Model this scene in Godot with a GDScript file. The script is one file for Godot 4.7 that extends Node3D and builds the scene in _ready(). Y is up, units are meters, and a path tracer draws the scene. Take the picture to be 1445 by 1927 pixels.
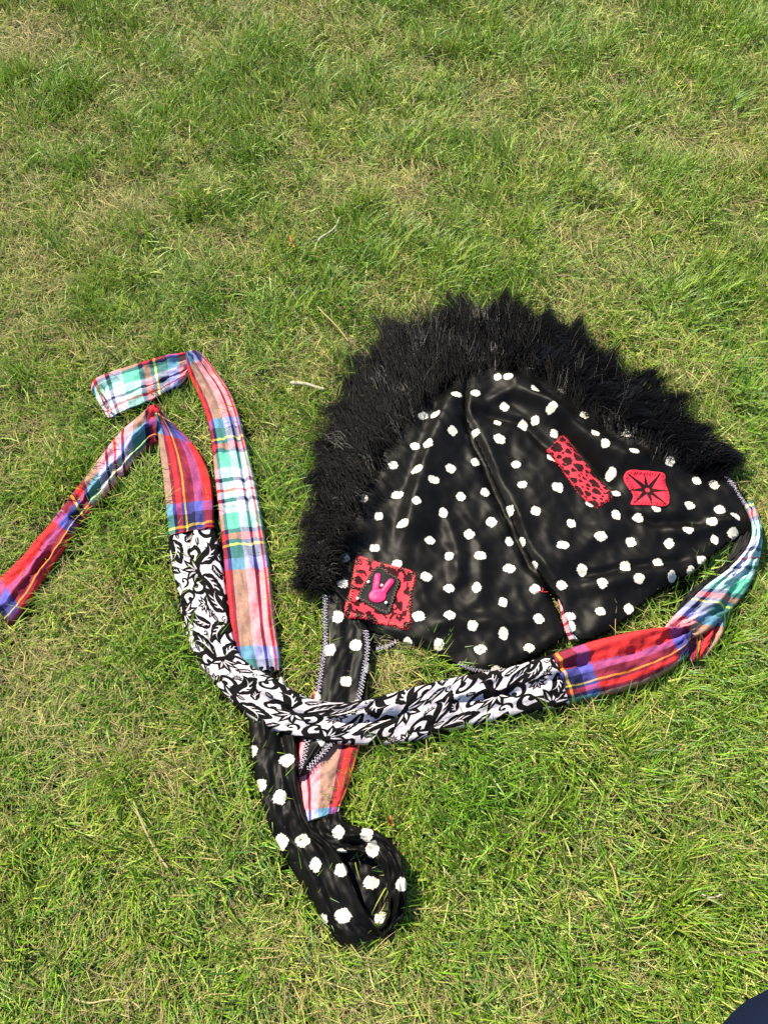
extends Node3D

var rng := RandomNumberGenerator.new()
var wrinkle := FastNoiseLite.new()
var lush := FastNoiseLite.new()
var flow := FastNoiseLite.new()
var ridges: Array = []
var footprints: Array = []
const GRASS_LEVEL := 0.025

func _ready():
	rng.seed = 7
	# camera: a phone held over the lawn, looking steeply down
	var cam := Camera3D.new()
	cam.name = "camera"
	cam.fov = 67.0
	cam.near = 0.02
	cam.far = 60.0
	cam.position = Vector3(0, 1.05, 0)
	cam.rotation_degrees = Vector3(-62, 0, 0)
	add_child(cam)
	cam.current = true
	# clear daylight, sun high beyond the upper left of the frame
	var we := WorldEnvironment.new()
	we.name = "daylight"
	var env := Environment.new()
	env.background_mode = Environment.BG_SKY
	var sm := ProceduralSkyMaterial.new()
	sm.sky_top_color = Color(0.40, 0.50, 0.66)
	sm.sky_horizon_color = Color(0.78, 0.80, 0.82)
	sm.sky_curve = 0.15
	sm.ground_bottom_color = Color(0.12, 0.16, 0.06)
	sm.ground_horizon_color = Color(0.45, 0.5, 0.4)
	sm.sun_angle_max = 1.0
	var sky := Sky.new()
	sky.sky_material = sm
	env.sky = sky
	env.tonemap_mode = Environment.TONE_MAPPER_LINEAR
	env.background_energy_multiplier = 0.7
	env.tonemap_exposure = 2.12
	env.sdfgi_enabled = true
	env.ssao_enabled = true
	env.ssil_enabled = true
	we.environment = env
	add_child(we)
	var sun := DirectionalLight3D.new()
	sun.name = "sun"
	sun.light_energy = 1.5
	sun.light_color = Color(1.0, 0.95, 0.86)
	sun.light_angular_distance = 0.5
	sun.shadow_enabled = true
	add_child(sun)
	sun.look_at_from_position(Vector3(-0.55, 0.86, -0.50), Vector3.ZERO, Vector3.UP)

	wrinkle.seed = 3
	wrinkle.frequency = 1.0
	wrinkle.fractal_octaves = 3
	lush.seed = 11
	lush.frequency = 3.2
	lush.fractal_octaves = 3
	flow.seed = 23
	flow.frequency = 3.0
	flow.fractal_octaves = 2

	make_materials()
	make_ground()
	make_hood()
	make_grass()
	make_litter()
	make_person()

# ---------------------------------------------------------------- helpers

func lin(r: float, g: float, b: float) -> Color:
	return Color(r, g, b).srgb_to_linear()

func thing(called: String, label: String, category: String, at: Vector3, kind := "", group := "") -> Node3D:
	var o := Node3D.new()
	o.name = called
	o.position = at
	add_child(o, true)
	tag(o, label, category, kind, group)
	return o

func tag(o: Node, label: String, category: String, kind := "", group := ""):
	if label: o.set_meta("label", label)
	if category: o.set_meta("category", category)
	if kind: o.set_meta("kind", kind)
	if group: o.set_meta("group", group)

# flat list of millimetres x, z, x, z ... to points in metres
func flat(a: Array) -> PackedVector2Array:
	var p := PackedVector2Array()
	for i in a.size() / 2:
		p.append(Vector2(a[2 * i], a[2 * i + 1]) / 1000.0)
	return p

func smooth_line(p: PackedVector2Array, step: float, closed := false) -> PackedVector2Array:
	var out := PackedVector2Array()
	var n := p.size()
	var last := n if closed else n - 1
	for i in last:
		var a := p[(i - 1 + n) % n] if closed or i > 0 else p[i]
		var b := p[i]
		var c := p[(i + 1) % n]
		var d := p[(i + 2) % n] if closed or i + 2 < n else c
		var k := maxi(1, int(ceil(b.distance_to(c) / step)))
		for j in k:
			out.append(b.cubic_interpolate(c, a, d, float(j) / k))
	if not closed: out.append(p[n - 1])
	return out

# a mesh out of points, uvs and triangles, turned so that triangle `first` (and its like) faces up
func commit(v: PackedVector3Array, uv: PackedVector2Array, idx: PackedInt32Array, col := PackedColorArray(), top := -1) -> ArrayMesh:
	if top > 0:
		var s := 0.0
		for k in top:
			var a := v[idx[3 * k]]
			s += (v[idx[3 * k + 2]] - a).cross(v[idx[3 * k + 1]] - a).y
		if s < 0.0:
			for k in idx.size() / 3:
				var t := idx[3 * k + 1]
				idx[3 * k + 1] = idx[3 * k + 2]
				idx[3 * k + 2] = t
	var nor := PackedVector3Array()
	nor.resize(v.size())
	for k in idx.size() / 3:
		var i0 := idx[3 * k]
		var i1 := idx[3 * k + 1]
		var i2 := idx[3 * k + 2]
		var f := (v[i2] - v[i0]).cross(v[i1] - v[i0])
		nor[i0] += f
		nor[i1] += f
		nor[i2] += f
	for i in nor.size():
		nor[i] = nor[i].normalized() if nor[i].length_squared() > 1e-20 else Vector3.UP
	var arr := []
	arr.resize(Mesh.ARRAY_MAX)
	arr[Mesh.ARRAY_VERTEX] = v
	arr[Mesh.ARRAY_NORMAL] = nor
	if uv.size(): arr[Mesh.ARRAY_TEX_UV] = uv
	if col.size(): arr[Mesh.ARRAY_COLOR] = col
	arr[Mesh.ARRAY_INDEX] = idx
	var m := ArrayMesh.new()
	m.add_surface_from_arrays(Mesh.PRIMITIVE_TRIANGLES, arr)
	return m

func part(called: String, m: Mesh, mat: Material, parent: Node, label := "") -> MeshInstance3D:
	var o := MeshInstance3D.new()
	o.name = called
	o.mesh = m
	o.material_override = mat
	o.cast_shadow = GeometryInstance3D.SHADOW_CASTING_SETTING_ON
	parent.add_child(o, true)
	if parent is Node3D and parent != self:
		o.position = -origin_of(parent)
	if label: o.set_meta("label", label)
	return o

# shapes are written in the lawn's own coordinates: what a parent is moved by is taken off again
func origin_of(n: Node) -> Vector3:
	var at := Vector3.ZERO
	while n is Node3D and n != self:
		at += (n as Node3D).position
		n = n.get_parent()
	return at

# tubes along lines of points, joined into one mesh
func tubes(lines: Array, radius: float, sides := 4) -> ArrayMesh:
	var v := PackedVector3Array()
	var idx := PackedInt32Array()
	for line in lines:
		var n: int = line.size()
		if n < 2: continue
		var base := v.size()
		for i in n:
			var d: Vector3 = (line[mini(i + 1, n - 1)] - line[maxi(i - 1, 0)]).normalized()
			var s := d.cross(Vector3.UP)
			s = s.normalized() if s.length() > 0.01 else Vector3.RIGHT
			var u := s.cross(d)
			var r := radius * (1.0 if i > 0 and i < n - 1 else 0.6)
			for k in sides:
				var a := TAU * k / sides
				v.append(line[i] + (s * cos(a) + u * sin(a)) * r)
		for i in n - 1:
			for k in sides:
				var p := base + i * sides + k
				var q: int = base + i * sides + (k + 1) % sides
				idx.append_array([p, q, p + sides, q, q + sides, p + sides])
	return commit(v, PackedVector2Array(), idx)

# ---------------------------------------------------------------- cloth prints (computed)

var M := {}

func plain(r: float, g: float, b: float, rough: float, spec := 0.5) -> StandardMaterial3D:
	var m := StandardMaterial3D.new()
	m.albedo_color = Color(r, g, b).linear_to_srgb()
	m.roughness = rough
	m.metallic_specular = spec
	return m

func printed(im: Image, rough: float, spec := 0.5) -> StandardMaterial3D:
	var m := StandardMaterial3D.new()
	m.albedo_texture = ImageTexture.create_from_image(im)
	m.roughness = rough
	m.metallic_specular = spec
	return m

func noise_image(w: int, freq: float, s: int) -> Image:
	var n := FastNoiseLite.new()
	n.seed = s
	n.frequency = freq
	n.fractal_octaves = 4
	return n.get_seamless_image(w, w)

func bumpy(m: StandardMaterial3D, tex: Texture2D, cm: float):
	m.heightmap_enabled = true
	m.heightmap_texture = tex
	m.heightmap_scale = cm

# woven colours across one repeat of the plaid, in sett units of 0.72 mm
func sett(x: float) -> Color:
	var names := "vnynrntwnwrwnwtnrnynvr"
	var ends := [24, 48, 53, 61, 75, 85, 120, 144, 152, 168, 174, 190, 198, 222, 257, 267, 281, 289, 294, 318, 342, 492]
	x = fposmod(x, 492.0)
	for i in ends.size():
		if x < ends[i]:
			match names[i]:
				"v": return Color(0.36, 0.35, 0.68)
				"n": return Color(0.12, 0.13, 0.26)
				"y": return Color(0.95, 0.80, 0.22)
				"r": return Color(0.80, 0.20, 0.21)
				"t": return Color(0.38, 0.72, 0.61)
				_: return Color(0.84, 0.87, 0.93)
	return Color.WHITE

func plaid_image() -> Image:
	var n := 1024
	var im := Image.create(n, n, false, Image.FORMAT_RGB8)
	var cols := []
	for i in n: cols.append(sett(492.0 * i / n))
	var fuzz := noise_image(n, 0.05, 5)
	for y in n:
		for x in n:
			var a: Color = cols[x]
			var b: Color = cols[y]
			var k := 0.5 + 0.26 * (1.0 if (x + y) % 6 < 3 else -1.0)
			var c := a.lerp(b, k)
			var f := 0.90 + 0.2 * fuzz.get_pixel(x, y).r
			im.set_pixel(x, y, Color(minf(c.r * f, 1), minf(c.g * f, 1), minf(c.b * f, 1)))
	return im

func stamp(im: Image, cx: float, cy: float, r: float, c: Color):
	var n := im.get_width()
	var r0 := int(ceil(r))
	for y in range(int(cy) - r0, int(cy) + r0 + 1):
		for x in range(int(cx) - r0, int(cx) + r0 + 1):
			if (x - cx) * (x - cx) + (y - cy) * (y - cy) <= r * r:
				im.set_pixel(posmod(x, n), posmod(y, n), c)

# a stroke along a bent path: thickness swells in the middle
func stroke(im: Image, p: Vector2, angle: float, length: float, curl: float, w0: float, w1: float, c: Color, tip := 0.15):
	var steps := int(length / 1.5)
	var a := angle
	for i in steps:
		var t := float(i) / steps
		var w := lerpf(w0, w1, sin(PI * pow(t, 0.8))) * (1.0 - (1.0 - tip) * pow(t, 3.0))
		stamp(im, p.x, p.y, maxf(w, 0.8), c)
		a += curl * (0.35 + 1.5 * t * t) / steps
		p += Vector2.from_angle(a) * 1.5

func leaf_motif(im: Image, p: Vector2, a: float, s: float, flip: float, ink: Color, bare: Color):
	# a curling acanthus leaf: body, lobes along its back, pale veins
	stroke(im, p, a, 105 * s, 2.3 * flip, 6 * s, 26 * s, ink)
	var q := p
	var b := a
	for i in 5:
		q += Vector2.from_angle(b) * 16 * s
		b += 0.16 * flip
		stroke(im, q, b - 1.1 * flip, 34 * s, 1.1 * flip, 9 * s, 14 * s, ink)
	stroke(im, p + Vector2.from_angle(a) * 6 * s, a + 0.04, 84 * s, 2.0 * flip, 1.4 * s, 3.6 * s, bare)
	q = p
	b = a
	for i in 3:
		q += Vector2.from_angle(b) * 20 * s
		b += 0.22 * flip
		stroke(im, q, b - 0.75 * flip, 26 * s, 0.7 * flip, 1.2 * s, 2.8 * s, bare)

func scroll_motif(im: Image, p: Vector2, a: float, s: float, flip: float, ink: Color):
	stroke(im, p, a, 170 * s, 6.2 * flip, 5 * s, 11 * s, ink, 0.8)
	var ang := a
	var q := p
	for i in 112:
		var t := i / 112.0
		ang += 6.2 * flip * (0.35 + 1.5 * t * t) / 112.0
		q += Vector2.from_angle(ang) * 1.5 * s
	stamp(im, q.x, q.y, 13 * s, ink)

func flower_motif(im: Image, p: Vector2, a: float, s: float, ink: Color, bare: Color):
	for i in 7:
		var b := a + (i - 3) * 0.55
		stroke(im, p, b, 74 * s, 0.5 * signf(i - 3.0), 6 * s, 16 * s, ink, 0.2)
	for i in 5:
		var b := a + (i - 2) * 0.55
		stroke(im, p + Vector2.from_angle(b) * 12 * s, b, 44 * s, 0.35 * signf(i - 2.0), 1.5 * s, 3.8 * s, bare, 0.2)
	stamp(im, p.x, p.y, 13 * s, ink)

func damask_image() -> Image:
	var n := 1024
	var im := Image.create(n, n, false, Image.FORMAT_RGB8)
	var bare := Color(0.80, 0.78, 0.81)
	var ink := Color(0.055, 0.055, 0.06)
	im.fill(bare)
	var r := RandomNumberGenerator.new()
	r.seed = 19
	for gy in 4:
		for gx in 3:
			var p := Vector2(gx * 341 + (170 if gy % 2 else 0) + r.randf_range(-30, 30), gy * 256 + r.randf_range(-24, 24))
			var a := r.randf() * TAU
			flower_motif(im, p, a, 1.35, ink, bare)
			for k in 2:
				var f := 1.0 if k == 0 else -1.0
				scroll_motif(im, p + Vector2.from_angle(a + 1.9 * f) * 40, a + 2.2 * f, 1.2, -f, ink)
				leaf_motif(im, p + Vector2.from_angle(a + PI + 0.9 * f) * 50, a + PI + 0.55 * f, 1.5, f, ink, bare)
	# leaves and scrolls grow into what is still bare
	for k in 5000:
		var room := 56.0 if k < 700 else (36.0 if k < 2000 else 20.0)
		var p := Vector2(r.randf() * n, r.randf() * n)
		var free := true
		for q in 12:
			var o := p + Vector2.from_angle(q * TAU / 12.0) * room * (1.0 if q % 2 else 0.55)
			if im.get_pixel(posmod(int(o.x), n), posmod(int(o.y), n)).r < 0.5: free = false
		if not free: continue
		var a := r.randf() * TAU
		var f := 1.0 if r.randf() < 0.5 else -1.0
		var s := room / 44.0
		var from := p - Vector2.from_angle(a) * room * 0.8
		match r.randi() % 4:
			0: scroll_motif(im, from, a - 0.8 * f, s * 0.8, f, ink)
			1: flower_motif(im, from, a, s * 0.95, ink, bare)
			_: leaf_motif(im, from, a - 0.7 * f, s, f, ink, bare)
	var fuzz := noise_image(n, 0.08, 9)
	for y in n:
		for x in n:
			var c := im.get_pixel(x, y)
			var f := 0.92 + 0.16 * fuzz.get_pixel(x, y).r
			im.set_pixel(x, y, Color(minf(c.r * f, 1), minf(c.g * f, 1), minf(c.b * f, 1)))
	return im

# black satin with ragged cream dots, laid out over a rectangle of the lawn (metres)
func polka_image(rect: Rect2, size: Vector2i, dots: PackedVector2Array, r_mm: float, salt: int) -> Image:
	var im := Image.create(size.x, size.y, false, Image.FORMAT_RGB8)
	var fuzz := noise_image(512, 0.02, salt)
	for y in size.y:
		for x in size.x:
			var f := 0.030 + 0.035 * fuzz.get_pixel(x % 512, y % 512).r
			im.set_pixel(x, y, Color(f * 1.03, f, f * 0.98))
	var n := FastNoiseLite.new()
	n.seed = salt
	n.frequency = 0.9
	var sc := size.x / rect.size.x
	var r := RandomNumberGenerator.new()
	r.seed = salt
	for d in dots:
		var c := (d - rect.position) * sc
		var rr := r_mm * r.randf_range(0.88, 1.08) * sc / 1000.0
		var ax := r.randf_range(0.86, 1.14)
		var notch := r.randf() * TAU
		var R := int(rr * 1.5)
		for y in range(maxi(0, int(c.y) - R), mini(size.y, int(c.y) + R + 1)):
			for x in range(maxi(0, int(c.x) - R), mini(size.x, int(c.x) + R + 1)):
				var v := Vector2((x - c.x) * ax, (y - c.y) / ax)
				var a := v.angle()
				var edge := rr * (1.0 + 0.20 * n.get_noise_2d(d.x * 900 + cos(a) * 3.2, d.y * 900 + sin(a) * 3.2) + 0.05 * sin(a * 4.0 + notch))
				var da := absf(angle_difference(a, notch))
				if da < 0.22: edge *= 0.80 + da
				if v.length() < edge:
					var g := 0.80 + 0.08 * fuzz.get_pixel((x * 7) % 512, (y * 7) % 512).r
					im.set_pixel(x, y, Color(g, g * 0.985, g * 0.93))
	return im

func leopard_image() -> Image:
	var n := 256
	var im := Image.create(n, n * 2, false, Image.FORMAT_RGB8)
	im.fill(Color(0.86, 0.22, 0.28))
	var r := RandomNumberGenerator.new()
	r.seed = 31
	var placed := []
	for k in 900:
		var rad := r.randf_range(22, 40) if k < 90 else r.randf_range(9, 19)
		var p := Vector2(r.randf() * n, r.randf() * n * 2)
		var ok := true
		for q in placed:
			if p.distance_to(Vector2(q.x, q.y)) < rad + q.z + 5: ok = false
		if ok:
			placed.append(Vector3(p.x, p.y, rad))
			for y in range(maxi(0, int(p.y - rad * 1.3)), mini(n * 2, int(p.y + rad * 1.3))):
				for x in range(maxi(0, int(p.x - rad * 1.3)), mini(n, int(p.x + rad * 1.3))):
					var v := Vector2(x, y) - p
					if v.length() < rad * (1.0 + 0.13 * sin(v.angle() * 3.0 + k) + 0.07 * sin(v.angle() * 7.0 + k * 2)):
						im.set_pixel(x, y, Color(0.17, 0.06, 0.075))
	return im

func blotch_image() -> Image:
	var n := 256
	var im := Image.create(n, n, false, Image.FORMAT_RGB8)
	var a := FastNoiseLite.new()
	a.seed = 8
	a.frequency = 0.032
	a.fractal_octaves = 2
	for y in n:
		for x in n:
			var k := a.get_noise_2d(x, y * 0.8) + 0.35 * a.get_noise_2d(x * 2.3 + 400, y * 2.3)
			im.set_pixel(x, y, Color(0.86, 0.24, 0.30) if k < 0.06 else (Color(0.45, 0.08, 0.12) if k < 0.09 else Color(0.20, 0.06, 0.08)))
	return im

func star_image(centre: Vector2) -> Image:
	var n := 256
	var im := Image.create(n, n, false, Image.FORMAT_RGB8)
	im.fill(Color(0.87, 0.20, 0.28))
	var c := centre * n
	var ray := [0.10, 0.88, 1.52, 2.38, 3.14, 3.86, 4.60, 5.42]
	var reach := [122, 150, 108, 140, 116, 150, 94, 142]
	for y in n:
		for x in n:
			var v := Vector2(x, y) - c
			var l := v.length()
			var dark := l < 34 and l > 14
			for k in ray.size():
				var d := v.rotated(-ray[k])
				if d.x > 0 and d.x < reach[k] and absf(d.y) < 15.0 * (1.0 - d.x / reach[k]) + 1.5: dark = dark or l > 14
			if dark: im.set_pixel(x, y, Color(0.15, 0.05, 0.07))
	return im

func make_materials():
	M.plaid = printed(plaid_image(), 0.9, 0.25)
	M.damask = printed(damask_image(), 0.88, 0.25)
	var weave := ImageTexture.create_from_image(noise_image(256, 0.12, 4))
	bumpy(M.plaid, weave, 0.05)
	bumpy(M.damask, weave, 0.05)
	M.leopard = printed(leopard_image(), 0.85, 0.3)
	M.blotch = printed(blotch_image(), 0.85, 0.3)
	M.star = printed(star_image(Vector2(0.50, 0.46)), 0.85, 0.3)
	M.black_cloth = plain(0.012, 0.012, 0.013, 0.8, 0.35)
	M.pink = plain(0.90, 0.035, 0.17, 0.5, 0.4)
	M.pearl = plain(0.85, 0.83, 0.80, 0.25)
	M.white_thread = plain(0.70, 0.66, 0.80, 0.8)
	M.black_thread = plain(0.03, 0.022, 0.02, 0.8)
	M.tan_thread = plain(0.30, 0.22, 0.14, 0.8)
	M.red_thread = plain(0.70, 0.05, 0.08, 0.8)
	M.fur = plain(0.003, 0.003, 0.0036, 0.44, 0.19)
	M.fur_shine = plain(0.005, 0.005, 0.007, 0.36, 0.4)
	M.fur_skin = plain(0.006, 0.006, 0.007, 0.9, 0.2)
	M.blade = StandardMaterial3D.new()
	M.blade.vertex_color_use_as_albedo = true
	M.blade.roughness = 0.40
	M.blade.metallic_specular = 0.45
	M.blade.backlight_enabled = true
	M.blade.backlight = Color(0.62, 0.62, 0.5)
	M.straw = StandardMaterial3D.new()
	M.straw.vertex_color_use_as_albedo = true
	M.straw.roughness = 0.6
	M.straw.metallic_specular = 0.4

# ---------------------------------------------------------------- ground and grass

func make_ground():
	var n := 121
	var v := PackedVector3Array()
	var uv := PackedVector2Array()
	var idx := PackedInt32Array()
	# one sheet, finer near the middle, out to the horizon
	for j in n:
		for i in n:
			var a := (i - 60) / 60.0
			var b := (j - 60) / 60.0
			var x := a * 1.5 + pow(a, 9.0) * 38.0
			var z := b * 1.5 + pow(b, 9.0) * 38.0 - 0.9
			v.append(Vector3(x, 0.006 * wrinkle.get_noise_2d(x * 9, z * 9) - 0.002, z))
			uv.append(Vector2(x, z) * 1.4)
	for j in n - 1:
		for i in n - 1:
			var p := j * n + i
			idx.append_array([p, p + 1, p + n, p + 1, p + n + 1, p + n])
	var im := Image.create(512, 512, false, Image.FORMAT_RGB8)
	var a := noise_image(512, 0.02, 12)
	var b := noise_image(512, 0.15, 13)
	for y in 512:
		for x in 512:
			var k := 0.55 * a.get_pixel(x, y).r + 0.45 * b.get_pixel(x, y).r
			im.set_pixel(x, y, Color(0.12, 0.10, 0.06).lerp(Color(0.28, 0.24, 0.14), smoothstep(0.3, 0.75, k)))
	var m := printed(im, 0.95, 0.2)
	bumpy(m, ImageTexture.create_from_image(b), 0.6)
	var g := part("ground", commit(v, uv, idx, PackedColorArray(), 400), m, self)
	tag(g, "brown soil and matted thatch under the lawn", "ground", "structure")

func blade_into(v: PackedVector3Array, col: PackedColorArray, idx: PackedInt32Array, nor: PackedVector3Array, at: Vector3, yaw: float, lean: float, droop: float, length: float, width: float, c0: Color, c1: Color, segs: int):
	var dir := Vector3(cos(yaw), 0, sin(yaw))
	var side := Vector3(-dir.z, 0, dir.x)
	var twist := rng.randf_range(-0.7, 0.7)
	var p := at
	var base := v.size()
	var bend := rng.randf_range(-0.5, 0.5)
	for i in segs + 1:
		var t := float(i) / segs
		var a := lean + droop * t
		var d := (dir * sin(a) + Vector3.UP * cos(a)).normalized()
		var s := side.rotated(d, twist + bend * t)
		var up := s.cross(d)
		if up.y < 0: up = -up
		var w := width * 0.5 * (0.75 + 0.5 * t if t < 0.4 else 1.0) * pow(maxf(0.0, 1.0 - t), 0.55)
		if i == 0: w = width * 0.35
		v.append(p - s * w)
		v.append(p + s * w)
		nor.append((up - s * 0.35).normalized())
		nor.append((up + s * 0.35).normalized())
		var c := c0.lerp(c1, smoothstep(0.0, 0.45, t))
		col.append(c)
		col.append(c)
		if i < segs:
			var q := base + i * 2
			idx.append_array([q, q + 2, q + 1, q + 1, q + 2, q + 3])
		p += d * length / segs
		dir = dir.rotated(Vector3.UP, bend * 0.25)

func tuft_mesh(count: int, radius: float, l0: float, l1: float, lean0: float, lean1: float, spread: float, w0: float, w1: float, palette: Array, foot: Color, rise: float) -> ArrayMesh:
	var v := PackedVector3Array()
	var nor := PackedVector3Array()
	var col := PackedColorArray()
	var idx := PackedInt32Array()
	for k in count:
		var r := radius * sqrt(rng.randf())
		var a := rng.randf() * TAU
		var c: Color = palette[rng.randi() % palette.size()]
		var f := rng.randf_range(0.70, 1.30)
		c = Color(c.r * f * rng.randf_range(0.88, 1.12), c.g * f, c.b * f * rng.randf_range(0.85, 1.15))
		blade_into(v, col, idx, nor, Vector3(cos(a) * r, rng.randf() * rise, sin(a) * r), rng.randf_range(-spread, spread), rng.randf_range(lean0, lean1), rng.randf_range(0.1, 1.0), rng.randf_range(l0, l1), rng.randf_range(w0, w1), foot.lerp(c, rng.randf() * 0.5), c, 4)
	var arr := []
	arr.resize(Mesh.ARRAY_MAX)
	arr[Mesh.ARRAY_VERTEX] = v
	arr[Mesh.ARRAY_NORMAL] = nor
	arr[Mesh.ARRAY_COLOR] = col
	arr[Mesh.ARRAY_INDEX] = idx
	var m := ArrayMesh.new()
	m.add_surface_from_arrays(Mesh.PRIMITIVE_TRIANGLES, arr)
	return m

func make_grass():
	var greens := [Color(0.175, 0.325, 0.022), Color(0.130, 0.275, 0.022), Color(0.245, 0.395, 0.035), Color(0.095, 0.215, 0.030), Color(0.390, 0.480, 0.100), Color(0.200, 0.350, 0.025), Color(0.44, 0.46, 0.14)]
	var dulls := [Color(0.215, 0.335, 0.035), Color(0.290, 0.375, 0.060), Color(0.140, 0.265, 0.030), Color(0.390, 0.440, 0.130), Color(0.50, 0.47, 0.20)]
	var straws := [Color(0.48, 0.42, 0.19), Color(0.38, 0.32, 0.13), Color(0.26, 0.19, 0.09), Color(0.56, 0.51, 0.27), Color(0.33, 0.35, 0.09), Color(0.30, 0.34, 0.08)]
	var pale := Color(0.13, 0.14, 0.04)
	var kinds := [
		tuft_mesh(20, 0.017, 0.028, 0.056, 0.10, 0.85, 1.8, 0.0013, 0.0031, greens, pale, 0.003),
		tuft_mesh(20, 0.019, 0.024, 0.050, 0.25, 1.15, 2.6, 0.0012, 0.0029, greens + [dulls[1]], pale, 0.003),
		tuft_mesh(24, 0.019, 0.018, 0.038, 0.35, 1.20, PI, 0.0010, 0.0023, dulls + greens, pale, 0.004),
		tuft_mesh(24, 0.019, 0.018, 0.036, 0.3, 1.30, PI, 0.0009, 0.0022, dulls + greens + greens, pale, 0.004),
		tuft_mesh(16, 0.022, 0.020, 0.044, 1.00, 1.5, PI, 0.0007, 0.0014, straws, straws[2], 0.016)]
	var names := ["long_grass", "leaning_grass", "short_grass", "mixed_grass", "dry_thatch"]
	# worn, dry places and lush places seen on this lawn: x, z, radius, how lush (millimetres)
	var spots := [[-755, -1786, 97, -0.45], [-826, -1725, 71, -0.4], [-515, -1556, 79, -0.45], [-299, -1848, 74, -0.4], [-706, -1186, 112, -0.4], [-665, -1048, 87, -0.4], [-685, -1385, 141, -0.15], [-537, -1215, 82, -0.3],
		[18, -1290, 95, -0.4], [-25, -1468, 67, -0.3], [453, -1556, 68, -0.35], [452, -1305, 64, -0.3], [719, -1418, 66, -0.4], [687, -1171, 82, -0.3], [-116, -1538, 68, -0.3], [-290, -1102, 69, -0.25],
		[-509, -1369, 97, 0.35], [-689, -1890, 100, 0.35], [-303, -1468, 100, 0.3], [168, -1806, 134, 0.35], [737, -1786, 157, 0.45], [407, -1765, 72, 0.25], [547, -1305, 64, 0.35], [-73, -1157, 70, 0.35],
		[-153, -946, 85, 0.3], [-98, -996, 57, 0.3], [582, -996, 96, 0.2], [-290, -996, 77, 0.2], [178, -1143, 81, 0.2], [-297, 67, 28, -0.55], [-181, -10, 26, -0.5], [-323, -56, 20, -0.35],
		[-458, -45, 30, -0.4], [-379, 87, 24, -0.3], [-461, -183, 28, 0.2], [-325, -156, 35, 0.25], [-438, -105, 27, 0.3], [-211, -56, 32, -0.1], [-102, 35, 44, -0.15], [51, -80, 40, 0.1],
		[121, -143, 62, 0.3], [192, -176, 49, 0.3], [348, -68, 65, 0.25], [236, 35, 63, 0.2], [363, 24, 57, 0.2], [287, -105, 20, -0.3], [429, -252, 22, -0.3], [-580, -740, 52, -0.3],
		[-582, -668, 51, -0.35], [-518, -828, 55, 0.1], [-268, -455, 47, 0.25], [-325, -357, 45, 0.2], [-129, -481, 32, 0.2], [-104, -658, 25, 0.2], [94, -318, 37, 0.35], [375, -413, 39, -0.1],
		[569, -668, 34, -0.2]]
	var where := [[], [], [], [], []]
	var tint := [[], [], [], [], []]
	var step := 0.0128
	var zi := -2.45
	while zi < 0.42:
		var half := 0.62 - zi * 0.36
		var st := step * (1.0 if zi > -1.2 else 1.0 + (-1.2 - zi) * 0.22)
		var xi := -half
		while xi < half:
			var p := Vector2(xi + rng.randf_range(-0.6, 0.6) * st, zi + rng.randf_range(-0.6, 0.6) * st)
			xi += st
			var press := 1.0
			var skip := false
			for f in footprints:
				if f[0].grow(0.015).has_point(p):
					if Geometry2D.is_point_in_polygon(p, f[1]):
						skip = true
						break
					if Geometry2D.is_point_in_polygon(p, f[2]): press = 0.8
			if skip: continue
			var l := 0.61 + 0.42 * lush.get_noise_2d(p.x, p.y) + 0.3 * flow.get_noise_2d(p.x * 5.0 + 9.0, p.y * 5.0)
			for s in spots:
				var q: float = p.distance_to(Vector2(s[0], s[1]) / 1000.0) / (s[2] / 1000.0)
				if q < 1.6: l += s[3] * 0.75 * (1.0 - smoothstep(0.2, 1.6, q))
			l = clampf(l + rng.randf_range(-0.22, 0.22), 0.0, 1.0)
			# thin places where one looks down to the thatch, and dense clumps between them
			var clump := lush.get_noise_2d(p.x * 7.0 + 60.0, p.y * 7.0 - 20.0)
			if clump < -0.13 and rng.randf() < 0.62:
				if rng.randf() < 0.3:
					where[4].append(Transform3D(Basis(Vector3.UP, TAU * rng.randf()).scaled(Vector3.ONE * rng.randf_range(0.7, 1.1)), Vector3(p.x, -0.008, p.y)))
					tint[4].append(Color(0.62, 0.58, 0.55))
				continue
			var kind := 0
			if l > 0.62: kind = 0 if rng.randf() < 0.55 else 1
			elif l > 0.36: kind = 1 if rng.randf() < 0.38 else (2 if rng.randf() < 0.5 else 3)
			else: kind = 2 if rng.randf() < 0.5 else 3
			if l < 0.2 and rng.randf() < 0.3: kind = 4
			var yaw := TAU * rng.randf()
			if kind < 2:
				yaw = 4.2 * flow.get_noise_2d(p.x * 1.0, p.y * 1.0) + 1.0 + rng.randf_range(-1.1, 1.1)
			var s := rng.randf_range(0.8, 1.15) * lerpf(0.82, 1.08, l) * (1.0 + 0.55 * clump)
			var hs := s * press
			var b := Basis(Vector3.UP, -yaw).scaled(Vector3(s, hs, s))
			where[kind].append(Transform3D(b, Vector3(p.x, 0.0, p.y)))
			var warm := clampf(0.5 + 0.8 * flow.get_noise_2d(p.x * 1.7 + 40.0, p.y * 1.7), 0, 1)
			var br := rng.randf_range(0.85, 1.22)
			var g := Color(lerpf(0.86, 1.07, warm) * br, lerpf(1.0, 1.04, warm) * br, lerpf(1.0, 0.9, warm) * br)
			if kind < 4 and l < 0.3: g = Color(g.r * 1.12, g.g * 1.02, g.b * 1.1)
			tint[kind].append(g)
			# dead stalks lie between the living tufts everywhere, thicker where it is dry
			if rng.randf() < lerpf(0.66, 0.09, l) * press:
				where[4].append(Transform3D(Basis(Vector3.UP, TAU * rng.randf()).scaled(Vector3(1, press, 1) * rng.randf_range(0.8, 1.2)), Vector3(p.x, rng.randf() * 0.012, p.y)))
				var d := rng.randf_range(0.7, 1.15)
				tint[4].append(Color(d, d, d))
		zi += st
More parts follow.
